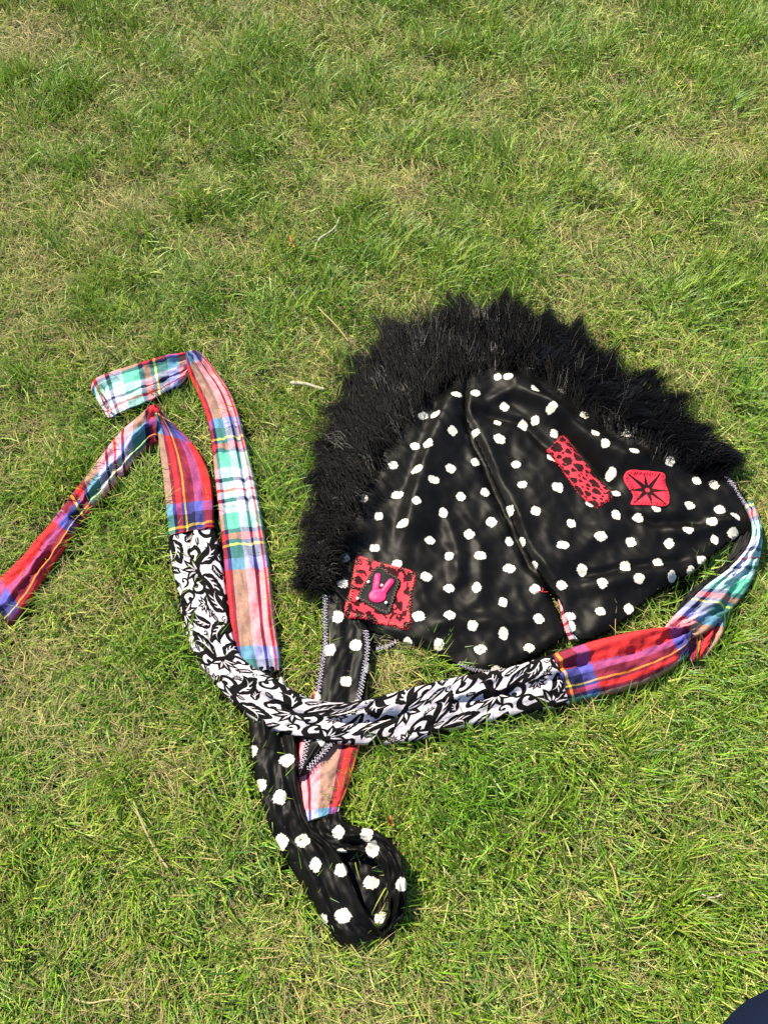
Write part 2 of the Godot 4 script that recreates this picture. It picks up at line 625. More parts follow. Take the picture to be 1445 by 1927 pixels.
	# the lawn goes on outside the frame, in larger tufts
	var zo := -5.0
	while zo < 2.2:
		var xo := -3.8
		while xo < 3.8:
			var p := Vector2(xo + rng.randf_range(-0.02, 0.02), zo + rng.randf_range(-0.02, 0.02))
			xo += 0.036
			if p.y > -2.45 and p.y < 0.42 and absf(p.x) < 0.62 - p.y * 0.36: continue
			var kind := rng.randi() % 4
			where[kind].append(Transform3D(Basis(Vector3.UP, TAU * rng.randf()).scaled(Vector3(2.2, 1.2, 2.2) * rng.randf_range(0.8, 1.15)), Vector3(p.x, 0, p.y)))
			var br := rng.randf_range(0.85, 1.2)
			tint[kind].append(Color(br, br, br))
		zo += 0.036
	var lawn := thing("grass", "lawn of mixed lush green and dry straw coloured grass covering the ground", "grass", Vector3(0, 0, -0.9), "stuff")
	for k in 5:
		var mm := MultiMesh.new()
		mm.transform_format = MultiMesh.TRANSFORM_3D
		mm.use_colors = true
		mm.mesh = kinds[k]
		mm.instance_count = where[k].size()
		for i in where[k].size():
			mm.set_instance_transform(i, where[k][i])
			mm.set_instance_color(i, tint[k][i])
		var o := MultiMeshInstance3D.new()
		o.name = names[k]
		o.multimesh = mm
		o.material_override = M.straw if k == 4 else M.blade
		o.position = -lawn.position
		o.set_meta("kind", "stuff")
		lawn.add_child(o, true)
	print("tufts ", where.map(func(w): return w.size()))

# ---------------------------------------------------------------- cloth shapes

# remembers where cloth lies, so that grass stays below it and only leans over its edges
func footprint(poly: PackedVector2Array):
	if Geometry2D.is_polygon_clockwise(poly): poly.reverse()
	var inner := Geometry2D.offset_polygon(poly, -0.001)
	var outer := Geometry2D.offset_polygon(poly, 0.008)
	var box := Rect2(poly[0], Vector2.ZERO)
	for p in poly: box = box.expand(p)
	for q in inner:
		footprints.append([box, q, outer[0] if outer.size() else q])

# a flattened fabric tube. stations: [left x, left z, left height, right x, right z, right height] in mm.
# look: puff (m), u (left, right) and v0, dv in texture repeats, creases [[t, depth, width] ...], rect for planar prints
func ribbon(stations: Array, look: Dictionary) -> ArrayMesh:
	var L := []
	var R := []
	for s in stations:
		L.append(Vector3(s[0], s[2], s[1]) / 1000.0)
		R.append(Vector3(s[3], s[5], s[4]) / 1000.0)
	var rows := []
	var n := L.size()
	var sub: int = look.get("sub", 9)
	for i in n - 1:
		for j in sub + (1 if i == n - 2 else 0):
			var t := float(j) / sub
			var a := maxi(i - 1, 0)
			var d := mini(i + 2, n - 1)
			rows.append([L[i].cubic_interpolate(L[i + 1], L[a], L[d], t), R[i].cubic_interpolate(R[i + 1], R[a], R[d], t)])
	var poly := PackedVector2Array()
	for r in rows: poly.append(Vector2(r[0].x, r[0].z))
	for k in rows.size(): poly.append(Vector2(rows[rows.size() - 1 - k][1].x, rows[rows.size() - 1 - k][1].z))
	if not look.get("over", false): footprint(poly)
	var puff: float = look.get("puff", 0.006) * 0.8
	var uvr: Vector2 = look.get("u", Vector2(0, 1))
	var v0: float = look.get("v0", 0.0)
	var dv: float = look.get("dv", 1.0)
	var rough: float = look.get("rough", 0.0042)
	var salt: float = look.get("salt", 0.0)
	var creases: Array = look.get("creases", [])
	var rect: Rect2 = look.get("rect", Rect2())
	var top := 24
	var under := 6
	var loop := top + under
	var v := PackedVector3Array()
	var uv := PackedVector2Array()
	var idx := PackedInt32Array()
	var run := 0.0
	for i in rows.size():
		var l: Vector3 = rows[i][0]
		var r: Vector3 = rows[i][1]
		if i > 0: run += ((l + r) * 0.5).distance_to((rows[i - 1][0] + rows[i - 1][1]) * 0.5)
		var end := minf(1.0, minf(i, rows.size() - 1 - i) / 2.0)
		for j in loop:
			var t := float(j) / (top - 1) if j < top else 1.0 - float(j - top + 1) / (under + 1)
			# edges wobble a little, as hand-sewn seams do
			var p := l.lerp(r, t)
			var round_ := pow(maxf(0.0, 1.0 - pow(absf(2.0 * t - 1.0), 3.2)), 0.5)
			if j < top:
				var h := puff * round_
				for c in creases:
					var tc: float = c[0] + 0.05 * sin(run * 31.0 + c[0] * 17.0 + salt)
					h += c[1] * exp(-pow((t - tc) / c[2], 2.0)) * (0.75 + 0.35 * sin(run * 47.0 + c[0] * 9.0 + salt))
				h += rough * round_ * (wrinkle.get_noise_2d(run * 22.0 + salt * 7.0, t * 2.6 + salt) * 1.5 + 0.8 * wrinkle.get_noise_2d(run * 60.0 + salt, t * 5.0))
				p.y += h
			else:
				p.y -= 0.003 + 0.004 * round_
			v.append(p)
			uv.append(Vector2(lerpf(uvr.x, uvr.y, t), v0 + dv * run) if rect.size.x == 0.0 else (Vector2(p.x, p.z) - rect.position) / rect.size)
	for i in rows.size() - 1:
		for j in loop:
			var a := i * loop + j
			var b := i * loop + (j + 1) % loop
			idx.append_array([a, b, a + loop, b, b + loop, a + loop])
	# closed ends
	for e in [0, rows.size() - 1]:
		for j in range(1, top - 1):
			var q: int = e * loop
			var under_j: int = q + top + clampi(int((1.0 - float(j) / (top - 1)) * under), 0, under - 1)
			idx.append_array([q + j, q + j + 1, under_j])
	return commit(v, uv, idx, PackedColorArray(), loop * (rows.size() - 1))

# height of the hood's cloth over the lawn: soft base, folds along lines, small wrinkles
func hood_height(p: Vector2) -> float:
	var h := 0.028
	for r in ridges:
		var line: PackedVector2Array = r[0]
		var best := 1e9
		var side := 1.0
		var along := 0.0
		for i in line.size() - 1:
			var q := Geometry2D.get_closest_point_to_segment(p, line[i], line[i + 1])
			var d := p.distance_to(q)
			if d < best:
				best = d
				var e := line[i + 1] - line[i]
				side = signf(e.cross(p - line[i]))
				along = (i + (q - line[i]).length() / maxf(e.length(), 1e-6)) / (line.size() - 1)
		var w: float = r[2] if side < 0 else r[3]
		if best < w * 3.0:
			var fade := smoothstep(0.0, 0.16, along) * (1.0 - smoothstep(0.84, 1.0, along)) * 0.85 + 0.15
			h += r[1] * fade * exp(-pow(best / w, 2.0))
	h += 0.0062 * wrinkle.get_noise_2d(p.x * 11.0 + p.y * 4.0, p.y * 9.0) - 0.0013 * absf(wrinkle.get_noise_2d(p.x * 17.0 + 31.0, p.y * 15.0 - p.x * 9.0)) * 2.0 + 0.0013 * wrinkle.get_noise_2d(p.x * 34.0 + 5.0, p.y * 26.0)
	return h

func edge_distance(p: Vector2, poly: PackedVector2Array) -> Array:
	var best := 1e9
	var at := p
	for i in poly.size():
		var q := Geometry2D.get_closest_point_to_segment(p, poly[i], poly[(i + 1) % poly.size()])
		var d := p.distance_squared_to(q)
		if d < best:
			best = d
			at = q
	return [sqrt(best), at]

# a sheet of cloth that fills an outline, draped over hood_height, with its hem turned down
func panel(outline: PackedVector2Array, cell: float, lift: float, hem: float, rect: Rect2, axis := Vector2.ZERO, rim := 0.010) -> ArrayMesh:
	var poly := outline
	var box := Rect2(poly[0], Vector2.ZERO)
	for p in poly: box = box.expand(p)
	var nx := int(box.size.x / cell) + 3
	var nz := int(box.size.y / cell) + 3
	var at := []
	var state := PackedInt32Array()
	for j in nz:
		for i in nx:
			var p := box.position + Vector2(i - 1, j - 1) * cell
			state.append(1 if Geometry2D.is_point_in_polygon(p, poly) else 0)
			at.append(p)
	var index := PackedInt32Array()
	index.resize(nx * nz)
	index.fill(-1)
	var v := PackedVector3Array()
	var uv := PackedVector2Array()
	var idx := PackedInt32Array()
	var used := {}
	for j in nz - 1:
		for i in nx - 1:
			var c := [j * nx + i, j * nx + i + 1, j * nx + nx + i + 1, j * nx + nx + i]
			if state[c[0]] + state[c[1]] + state[c[2]] + state[c[3]] == 0: continue
			for k in c:
				if index[k] >= 0: continue
				var p: Vector2 = at[k]
				var e := edge_distance(p, poly)
				var d: float = e[0]
				if state[k] == 0:
					p = e[1]
					d = 0.0
				var y := hood_height(p) + lift
				if hem > 0.0: y = lerpf(minf(y, 0.024 + lift), y, smoothstep(0.0, rim, d))
				index[k] = v.size()
				v.append(Vector3(p.x, y, p.y))
				if axis == Vector2.ZERO: uv.append((p - rect.position) / rect.size)
				else: uv.append(Vector2((p - rect.position).dot(axis) / rect.size.x, (p - rect.position).dot(Vector2(-axis.y, axis.x)) / rect.size.y))
			for q in [[c[0], c[1], c[2]], [c[0], c[2], c[3]]]:
				idx.append_array([index[q[0]], index[q[1]], index[q[2]]])
				for s in 3:
					var a: int = index[q[s]]
					var b: int = index[q[(s + 1) % 3]]
					if used.has(Vector2i(b, a)): used.erase(Vector2i(b, a))
					else: used[Vector2i(a, b)] = true
	var top := idx.size() / 3
	var low := {}
	for e in used.keys():
		for k in 2:
			var a: int = e[k]
			if not low.has(a):
				low[a] = v.size()
				v.append(v[a] - Vector3(0, maxf(hem, 0.0022), 0))
				uv.append(uv[a])
		idx.append_array([e.x, low[e.x], e.y, e.y, low[e.x], low[e.y]])
	return commit(v, uv, idx, PackedColorArray(), top)

# zigzag machine stitches along a line on top of cloth; height taken from a callable
func zigzag(line: PackedVector2Array, half: float, pitch: float, lift: float, level: float, double := false) -> Array:
	var p := smooth_line(line, 0.0012)
	var out := []
	for pass_ in (2 if double else 1):
		var z := PackedVector3Array()
		var run := 0.0
		var next := 0.0
		var flip := 1.0
		for i in p.size() - 1:
			var d := (p[i + 1] - p[i])
			run += d.length()
			if run >= next:
				var side := Vector2(-d.y, d.x).normalized() * half * flip * rng.randf_range(0.8, 1.2)
				var q := p[i] + side + Vector2(-d.y, d.x).normalized() * half * 1.3 * pass_
				var y := (hood_height(q) if level < 0.0 else level) + lift
				z.append(Vector3(q.x, y, q.y))
				flip = -flip
				next += pitch * 0.5 * rng.randf_range(0.85, 1.15)
		out.append(z)
	return out

func close_line(p: PackedVector2Array) -> PackedVector2Array:
	var q := p.duplicate()
	q.append(p[0])
	return q

func inset(p: PackedVector2Array, by: float) -> PackedVector2Array:
	if Geometry2D.is_polygon_clockwise(p): p.reverse()
	var o := Geometry2D.offset_polygon(p, -by)
	return o[0] if o.size() else p

# ---------------------------------------------------------------- the hood

func make_hood():
	var hood := thing("fur_hood", "black polka dot hood with black fur trim and patchwork scarf ties on the lawn", "hood", Vector3(0.02, 0, -0.45))
	# folds: line, height, softness on each side (metres)
	ridges = [
		[flat([122, -783,  99, -729,  75, -664,  53, -596,  38, -537,  23, -484]), 0.019, 0.032, 0.012],
		[flat([156, -729,  160, -659,  173, -601,  193, -545,  207, -484,  222, -434,  238, -401]), 0.005, 0.014, 0.024],
		[flat([124, -729,  140, -670,  158, -620,  178, -559,  195, -501,  212, -454,  232, -417]), -0.012, 0.007, 0.006],
		[flat([130, -729,  172, -719,  222, -699,  263, -649,  286, -601]), -0.010, 0.008, 0.010],
		[flat([182, -804,  227, -761,  277, -709,  323, -664,  368, -631,  417, -627]), 0.022, 0.018, 0.020],
		[flat([267, -694,  304, -649,  332, -610,  356, -573]), -0.014, 0.009, 0.008],
		[flat([329, -783,  362, -709,  413, -659,  473, -620]), 0.014, 0.018, 0.020],
		[flat([156, -740,  205, -756,  254, -729,  292, -689]), 0.008, 0.010, 0.008],
		[flat([355, -541,  400, -523,  448, -528,  488, -514]), -0.009, 0.009, 0.008],
		[flat([401, -510,  443, -501,  494, -523,  526, -523]), 0.013, 0.012, 0.011],
		[flat([256, -435,  303, -442,  350, -452,  404, -459,  453, -471]), -0.008, 0.006, 0.008],
		[flat([269, -417,  316, -425,  378, -438,  433, -446]), 0.009, 0.014, 0.012],
		[flat([146, -629,  167, -573,  184, -532]), -0.006, 0.006, 0.007],
		[flat([93, -545,  106, -475,  105, -417]), 0.007, 0.012, 0.010],
		[flat([139, -510,  139, -442,  128, -385]), 0.006, 0.012, 0.010],
		[flat([57, -362,  109, -374,  168, -366,  227, -374]), 0.006, 0.010, 0.012],
		[flat([-84, -427,  -62, -405,  -40, -378,  -13, -360]), 0.012, 0.012, 0.009],
		[flat([-64, -501,  -25, -510,  14, -523]), 0.005, 0.015, 0.012],
		[flat([219, -449,  247, -459,  310, -501,  360, -519]), 0.007, 0.016, 0.016]]
	var left := smooth_line(flat([-88, -433,  -83, -460,  -65, -507,  -44, -565,  -25, -622,  0, -689,  36, -753,  72, -794,  113, -818,  148, -820,  139, -769,  134, -726,  146, -680,  163, -635,  177, -587,  192, -533,  209, -482,  224, -443,  236, -409,  245, -379,  249, -352,  231, -336,  201, -321,  171, -307,  145, -298,  120, -301,  101, -310,  78, -324,  53, -336,  29, -342,  14, -349,  -17, -358,  -40, -372,  -68, -401]), 0.004, true)
	var right := smooth_line(flat([148, -818,  184, -827,  233, -834,  276, -816,  315, -769,  352, -719,  404, -674,  454, -645,  502, -629,  523, -612,  540, -578,  551, -545,  554, -525,  540, -510,  516, -501,  482, -477,  443, -447,  409, -427,  376, -407,  343, -380,  307, -354,  276, -343,  262, -351,  255, -375,  247, -404,  233, -427,  214, -463,  196, -509,  181, -561,  163, -614,  145, -668,  129, -721,  133, -769]), 0.004, true)
	footprint(left)
	footprint(right)
	var rect := Rect2(-0.13, -0.83, 0.78, 0.56)
	var dots := PackedVector2Array()
	dots.append_array(flat([116, -750,  62, -718,  81, -716,  9, -699,  107, -682,  48, -660,  68, -657,  102, -618,  141, -630,  14, -624,  75, -594,  50, -612]))
	dots.append_array(flat([20, -574,  -31, -567,  -8, -537,  102, -617,  116, -570,  88, -541,  48, -553,  27, -519,  153, -578,  67, -496,  125, -506,  159, -527,  184, -496]))
	dots.append_array(flat([-14, -485,  -58, -469,  94, -471,  139, -470,  18, -457,  180, -452,  60, -439,  -59, -427,  92, -421,  131, -421,  213, -418,  167, -400,  48, -378]))
	dots.append_array(flat([91, -379,  215, -375,  122, -364,  164, -353,  -64, -376,  75, -338,  131, -331,  198, -333,  32, -341,  151, -301]))
	var dots_right := PackedVector2Array()
	dots_right.append_array(flat([147, -755,  185, -788,  201, -784,  243, -813,  193, -732,  241, -754,  292, -765,  262, -713,  319, -716,  220, -699,  239, -704,  180, -704,  143, -683]))
	dots_right.append_array(flat([181, -668,  203, -625,  260, -638,  267, -680,  326, -670,  379, -676,  338, -649,  380, -636,  437, -625,  347, -608,  209, -588,  262, -584,  475, -595]))
	dots_right.append_array(flat([500, -588,  178, -670,  264, -581,  225, -542,  276, -522,  315, -498,  259, -485,  344, -536,  377, -532,  359, -491,  442, -507]))
	dots_right.append_array(flat([414, -488,  284, -449,  346, -453,  394, -459,  251, -423,  307, -424,  359, -430,  408, -435,  458, -463,  300, -383,  349, -575,  308, -557,  405, -546]))
	dots_right.append_array(flat([456, -552,  499, -544,  481, -522,  518, -531,  482, -495,  511, -505,  440, -446,  342, -389,  213, -456,  258, -378,  258, -363,  186, -544,  200, -493]))
	var satin := printed(polka_image(rect, Vector2i(1404, 1008), dots, 7.7, 51), 0.50, 0.27)
	var satin_right := printed(polka_image(rect, Vector2i(1404, 1008), dots_right, 7.7, 57), 0.50, 0.27)
	var panel_left := part("hood_panel", panel(left, 0.004, 0.0, 0.012, rect), satin, hood, "left side of the hood, with the rabbit patch near its corner")
	var panel_right := part("hood_panel", panel(right, 0.004, 0.006, 0.012, rect), satin_right, hood, "right side of the hood, with the leopard and star patches")
	# hems with machine stitching
	part("hem_stitching", tubes(zigzag(flat([101, -313,  117, -306,  138, -304,  160, -306]), 0.0022, 0.0042, 0.0012, 0.0245, true), 0.0005), M.white_thread, panel_left)
	part("hem_stitching", tubes(zigzag(flat([503, -618,  520, -604,  534, -576,  544, -549,  545, -525]), 0.0022, 0.0042, 0.0065, -1.0, true), 0.0005), M.white_thread, panel_right)
	part("loose_thread", tubes([smooth3(flat([211, -411,  218, -414,  224, -412,  231, -413]), 0.0015), smooth3(flat([222, -412,  224, -417,  222, -418]), 0.0015)], 0.0005), M.red_thread, panel_left)
	# plaid lining that shows in the slit at the bottom of the centre seam
	part("plaid_lining", ribbon([[244, -421, 24, 250, -423, 24], [247, -396, 24, 257, -402, 24], [250, -364, 24, 265, -371, 26], [255, -345, 24, 276, -344, 26]], {"u": Vector2(60, 115) / 492.0, "v0": 0.2, "dv": 2.8, "puff": 0.003, "over": true}), M.plaid, hood)
	make_patches(hood)
	make_straps(hood)
	make_fur(hood)

func smooth3(p: PackedVector2Array, lift: float) -> PackedVector3Array:
	var out := PackedVector3Array()
	for q in smooth_line(p, 0.002):
		out.append(Vector3(q.x, hood_height(q) + lift, q.y))
	return out

func make_patches(hood: Node3D):
	# leopard patch
	var a := flat([254, -651,  268, -664,  281, -678,  295, -658,  309, -637,  326, -605,  342, -575,  338, -562,  328, -554,  317, -547,  309, -554,  299, -564,  279, -602,  263, -638])
	var ax := (a[2] - a[0]).normalized()
	var down := Vector2(-ax.y, ax.x)
	var o := part("leopard_patch", panel(smooth_line(a, 0.004, true), 0.003, 0.0082, 0.0, Rect2(a[0], Vector2(0.044, 0.13)), ax), M.leopard, hood, "long red patch with black leopard spots, sewn at a slant")
	part("stitching", tubes(zigzag(close_line(inset(a, 0.002)), 0.0016, 0.004, 0.0092, -1.0), 0.0005), M.black_thread, o)
	part("frayed_edge", tubes(fray(a, 0.0075), 0.00022, 3), M.red_thread, o)
	# star patch
	var b := flat([362, -598,  364, -606,  370, -609,  388, -609,  407, -609,  428, -607,  429, -595,  429, -584,  430, -569,  426, -550,  414, -546,  391, -549,  368, -552,  374, -568,  368, -582])
	var mid := Vector2.ZERO
	for q in b: mid += q / b.size()
	for k in b.size(): b[k] = mid + (b[k] - mid) * 0.93
	o = part("star_patch", panel(smooth_line(b, 0.004, true), 0.003, 0.0082, 0.0, Rect2(flat([365, -608])[0], Vector2(0.065, 0.065))), M.star, hood, "small red patch with a black eight pointed star")
	part("stitching", tubes(zigzag(close_line(inset(b, 0.004)), 0.0024, 0.005, 0.0092, -1.0), 0.0005), plain(0.35, 0.02, 0.04, 0.8), o)
	# rabbit patch: blotched red ground, black cloth, pink rabbit, beads
	var c := flat([-38, -470,  -17, -463,  12, -453,  43, -443,  40, -416,  37, -387,  33, -360,  9, -365,  -22, -371,  -53, -378,  -49, -408,  -44, -440])
	o = part("rabbit_patch", panel(smooth_line(c, 0.004, true), 0.003, 0.0022, 0.0, Rect2(flat([-63, -475])[0], Vector2(0.115, 0.115))), M.blotch, hood, "square red blotched patch with a pink rabbit in its middle")
	part("stitching", tubes(zigzag(close_line(inset(c, 0.0025)), 0.0018, 0.0045, 0.0032, -1.0), 0.0005), M.tan_thread, o)
	part("frayed_edge", tubes(fray(c, 0.0015), 0.00022, 3), M.red_thread, o)
	var d := flat([-10, -453,  8, -442,  23, -431,  18, -414,  12, -393,  6, -381,  -11, -387,  -27, -398,  -38, -406,  -28, -428])
	var inner := part("black_square", panel(smooth_line(d, 0.004, true), 0.003, 0.0036, 0.0, Rect2(0, 0, 1, 1)), M.black_cloth, o)
	part("stitching", tubes(zigzag(close_line(inset(d, 0.0025)), 0.0018, 0.0045, 0.005, -1.0), 0.0004), M.tan_thread, o)
	var head := flat([-9, -408])[0]
	var badge := rabbit(head, flat([-9, -437])[0], flat([10, -428])[0], hood_height(head) + 0.0045)
	part("rabbit_badge", badge, M.pink, o)
	for q in flat([-22, -429,  -3, -422,  3, -397,  -37, -404]):
		var s := SphereMesh.new()
		s.radius = 0.0023
		s.height = 0.004
		s.radial_segments = 12
		s.rings = 6
		var bead := part("bead", s, M.pearl, o)
		bead.position += Vector3(q.x, hood_height(q) + 0.0055, q.y)

# short loose fibres that stick out round a patch
func fray(outline: PackedVector2Array, lift: float) -> Array:
	var p := smooth_line(outline, 0.0009, true)
	var lines := []
	for i in p.size():
		var d := (p[(i + 1) % p.size()] - p[i]).normalized()
		var side := Vector2(d.y, -d.x)
		if Geometry2D.is_point_in_polygon(p[i] + side * 0.001, outline): side = -side
		var reach := rng.randf_range(0.0004, 0.0022)
		var a: Vector2 = p[i] - side * 0.001
		var b: Vector2 = p[i] + side * reach + d * rng.randfn(0, 0.0008)
		var m := a.lerp(b, 0.6) + d * rng.randfn(0, 0.0003)
		lines.append(PackedVector3Array([Vector3(a.x, hood_height(a) + lift, a.y), Vector3(m.x, hood_height(m) + lift + rng.randf() * 0.0006, m.y), Vector3(b.x, hood_height(b) + lift + rng.randf_range(-0.0008, 0.0008), b.y)]))
	return lines

# a plump cushion in the outline of a rabbit's head with two ears
func rabbit(head: Vector2, ear_a: Vector2, ear_b: Vector2, y: float) -> ArrayMesh:
	var cell := 0.0007
	var box := Rect2(head, Vector2.ZERO).expand(ear_a).expand(ear_b).grow(0.016)
	var nx := int(box.size.x / cell)
	var nz := int(box.size.y / cell)
	var v := PackedVector3Array()
	var id := {}
	var idx := PackedInt32Array()
	var field := func(p: Vector2) -> float:
		var s := p - head
		var f := 0.0112 - Vector2(s.x * 0.90, s.y * 1.08).length()
		for k in 2:
			var tip: Vector2 = ear_a if k == 0 else ear_b
			var root := head + (tip - head) * 0.3 + Vector2(-0.003 if k == 0 else 0.003, 0)
			var q := Geometry2D.get_closest_point_to_segment(p, root, tip)
			f = maxf(f, 0.0047 - p.distance_to(q))
		return f
	for j in nz:
		for i in nx:
			var p := box.position + Vector2(i, j) * cell
			var f: float = field.call(p)
			if f > -cell:
				id[Vector2i(i, j)] = v.size()
				v.append(Vector3(p.x, maxf(y - 0.002, hood_height(p) + 0.0045) + 0.0028 * sqrt(clampf(f / 0.0055, 0.0, 1.0)) - (0.003 if f <= 0.0 else 0.0), p.y))
	for k in id.keys():
		var r: Vector2i = k + Vector2i(1, 0)
		var d: Vector2i = k + Vector2i(0, 1)
		var e: Vector2i = k + Vector2i(1, 1)
		if id.has(r) and id.has(d) and id.has(e):
			idx.append_array([id[k], id[r], id[d], id[r], id[e], id[d]])
	return commit(v, PackedVector2Array(), idx, PackedColorArray(), idx.size() / 3)

func plaid_look(u0: float, u1: float, v0: float, dir: float, puff := 0.007, salt := 0.0, creases := []) -> Dictionary:
	return {"u": Vector2(u0, u1) / 492.0, "v0": v0 / 492.0, "dv": dir / (492.0 * 0.00078), "puff": puff, "salt": salt, "creases": creases}

func make_straps(hood: Node3D):
	# black dotted strap from the left corner of the hood, tapering under the damask band
	var rect := Rect2(-0.26, -0.50, 0.32, 0.50)
	var size := Vector2i(448, 700)
	var d1 := flat([-74, -329,  -39, -336,  -51, -286,  -19, -303,  -33, -253,  -92, -265,  -64, -376,  -78, -210])
	var m1 := printed(polka_image(rect, size, d1, 8.4, 61), 0.50, 0.27)
	var plaid3 := part("plaid_strap", ribbon([[-95, -276, 20, -20, -290, 20], [-104, -233, 21, -22, -254, 21], [-113, -199, 22, -29, -206, 22], [-113, -169, 22, -37, -175, 23], [-106, -146, 24, -46, -146, 26], [-103, -127, 26, -52, -132, 30], [-100, -108, 28, -55, -121, 34]], plaid_look(176, 46, -205, 1.0, 0.007, 4.0, [[0.72, -0.003, 0.05]])), M.plaid, hood, "short plaid strap with tan and pink stripes running down to the black loop")
	var strap := part("dotted_strap", ribbon([[-84, -428, 24, -44, -401, 30], [-86, -387, 26, -28, -371, 30], [-85, -347, 28, -17, -347, 30], [-88, -302, 28, -20, -300, 30], [-94, -252, 28, -30, -255, 30], [-102, -204, 29, -61, -206, 31], [-108, -163, 30, -100, -166, 30]], {"puff": 0.005, "rect": rect, "creases": [[0.35, 0.003, 0.1], [0.7, -0.003, 0.08]], "salt": 2.0, "rough": 0.0022}), m1, hood, "pointed black dotted strap with white zigzag stitched edges")
	part("stitching", tubes(zigzag(flat([-81, -408,  -81, -375,  -79, -341,  -83, -300,  -89, -250,  -98, -203,  -103, -170]), 0.0022, 0.0044, 0.0, 0.0335, true), 0.00055), M.white_thread, strap)
	part("stitching", tubes(zigzag(flat([-24, -356,  -21, -333,  -25, -299,  -35, -254,  -64, -207,  -97, -169]), 0.0022, 0.0044, 0.0, 0.0345, true), 0.00055), M.white_thread, strap)
	var corner := part("hem_corner", ribbon([[-17, -356, 22, -16, -329, 16], [0, -352, 22, 4, -332, 16], [13, -349, 22, 16, -341, 16], [20, -347, 21, 22, -346, 18]], {"puff": 0.003, "rect": Rect2(-3, -3, 0.01, 0.01), "over": true}), M.black_cloth, hood)
	part("stitching", tubes(zigzag(flat([-11, -333,  4, -337,  17, -345]), 0.002, 0.004, 0.0, 0.026, true), 0.0005), M.white_thread, corner)
	# black dotted tie that runs down, turns over in a loop and comes back to the plaid strap
	var d2 := flat([-124, -184,  -157, -154,  -130, -139,  -126, -88,  -99, -89,  -82, -62,  -48, -8,  -75, -3,  -51, -56,  -149, -280,  -133, -286,  -172, -196])
	var m2 := printed(polka_image(rect, size, d2, 8.6, 67), 0.50, 0.27)
	var d3 := flat([-55, -97,  -21, -95,  -14, -78,  20, -40,  -37, -113,  -52, -71])
	var m3 := printed(polka_image(rect, size, d3, 8.2, 71), 0.50, 0.27)
	var d4 := flat([-16, -43,  -3, -5,  -10, 2])
	var m4 := printed(polka_image(rect, size, d4, 8.0, 73), 0.50, 0.27)
	part("dotted_tie", ribbon([[-172, -306, 22, -139, -306, 22], [-179, -250, 22, -121, -250, 24], [-170, -192, 22, -111, -191, 28], [-158, -147, 22, -104, -145, 30], [-141, -103, 22, -88, -108, 30], [-114, -61, 22, -54, -77, 34], [-85, -21, 22, -33, -32, 36], [-64, 8, 21, -11, 0, 26], [-51, 23, 20, 10, 13, 20]], {"puff": 0.009, "rect": rect, "creases": [[0.3, 0.004, 0.1], [0.75, -0.006, 0.07], [0.93, 0.006, 0.06]], "salt": 8.0, "rough": 0.004}), m2, hood, "long black dotted tie running down to the loop")
	part("loop_inside", ribbon([[-72, -88, 22, 13, -93, 22], [-61, -55, 21, 25, -55, 20], [-47, -21, 20, 26, -19, 18], [-31, 12, 18, 16, 15, 17]], {"puff": 0.003, "rect": rect, "rough": 0.004, "salt": 12.0}), m4, hood)
	part("dotted_loop", ribbon([[-97, -107, 32, -52, -123, 36], [-85, -89, 34, -47, -110, 40], [-58, -76, 38, -32, -103, 46], [-30, -74, 42, -9, -98, 50], [-8, -63, 42, 12, -82, 52], [3, -42, 38, 25, -54, 50], [5, -18, 32, 26, -20, 42], [-2, 0, 24, 19, 2, 30], [-14, 8, 18, 7, 17, 20]], {"puff": 0.007, "rect": rect, "creases": [[0.6, 0.006, 0.12], [0.3, -0.004, 0.08]], "salt": 15.0, "rough": 0.005}), m3, hood, "black dotted loop where the tie turns over")
	# twisted strap at the right corner, lining inside, plaid outside
	part("strap_lining", ribbon([[521, -507, 22, 538, -508, 34], [500, -470, 20, 519, -472, 34], [466, -441, 20, 477, -439, 34], [430, -413, 20, 435, -406, 34], [404, -377, 22, 393, -364, 34]], {"puff": 0.002, "rect": Rect2(-3, -3, 0.01, 0.01), "over": true}), M.black_cloth, hood)
	part("plaid_fold", ribbon([[436, -413, 26, 497, -405, 20], [425, -378, 28, 482, -377, 20], [418, -350, 30, 465, -346, 20], [415, -324, 30, 440, -322, 22], [417, -314, 28, 422, -315, 24]], plaid_look(20, 100, 60, -1.0, 0.006, 21.0, [[0.4, -0.004, 0.1]])), M.plaid, hood)
	part("plaid_strap", ribbon([[534, -550, 42, 549, -558, 34], [537, -516, 44, 555, -521, 34], [524, -481, 46, 549, -486, 34], [488, -444, 48, 537, -454, 30], [450, -417, 50, 514, -417, 28], [421, -393, 50, 485, -386, 28], [392, -368, 48, 445, -355, 32], [376, -349, 44, 407, -339, 36]], plaid_look(165, 85, 300, -1.0, 0.006, 25.0, [[0.5, 0.004, 0.12], [0.75, -0.004, 0.08]])), M.plaid, hood, "twisted pale plaid strap curving round the right corner")
	part("plaid_strap", ribbon([[223, -318, 44, 244, -256, 26], [256, -329, 46, 275, -263, 26], [292, -339, 48, 310, -271, 26], [329, -347, 50, 349, -283, 26], [364, -353, 50, 385, -301, 28], [393, -356, 48, 410, -320, 30], [413, -359, 44, 419, -341, 34]], plaid_look(-62, 98, 60, -1.0, 0.010, 30.0, [[0.14, 0.008, 0.07], [0.36, -0.007, 0.08], [0.8, 0.003, 0.1]])), M.plaid, hood, "red and maroon plaid strap lying over the hood's lower edge")
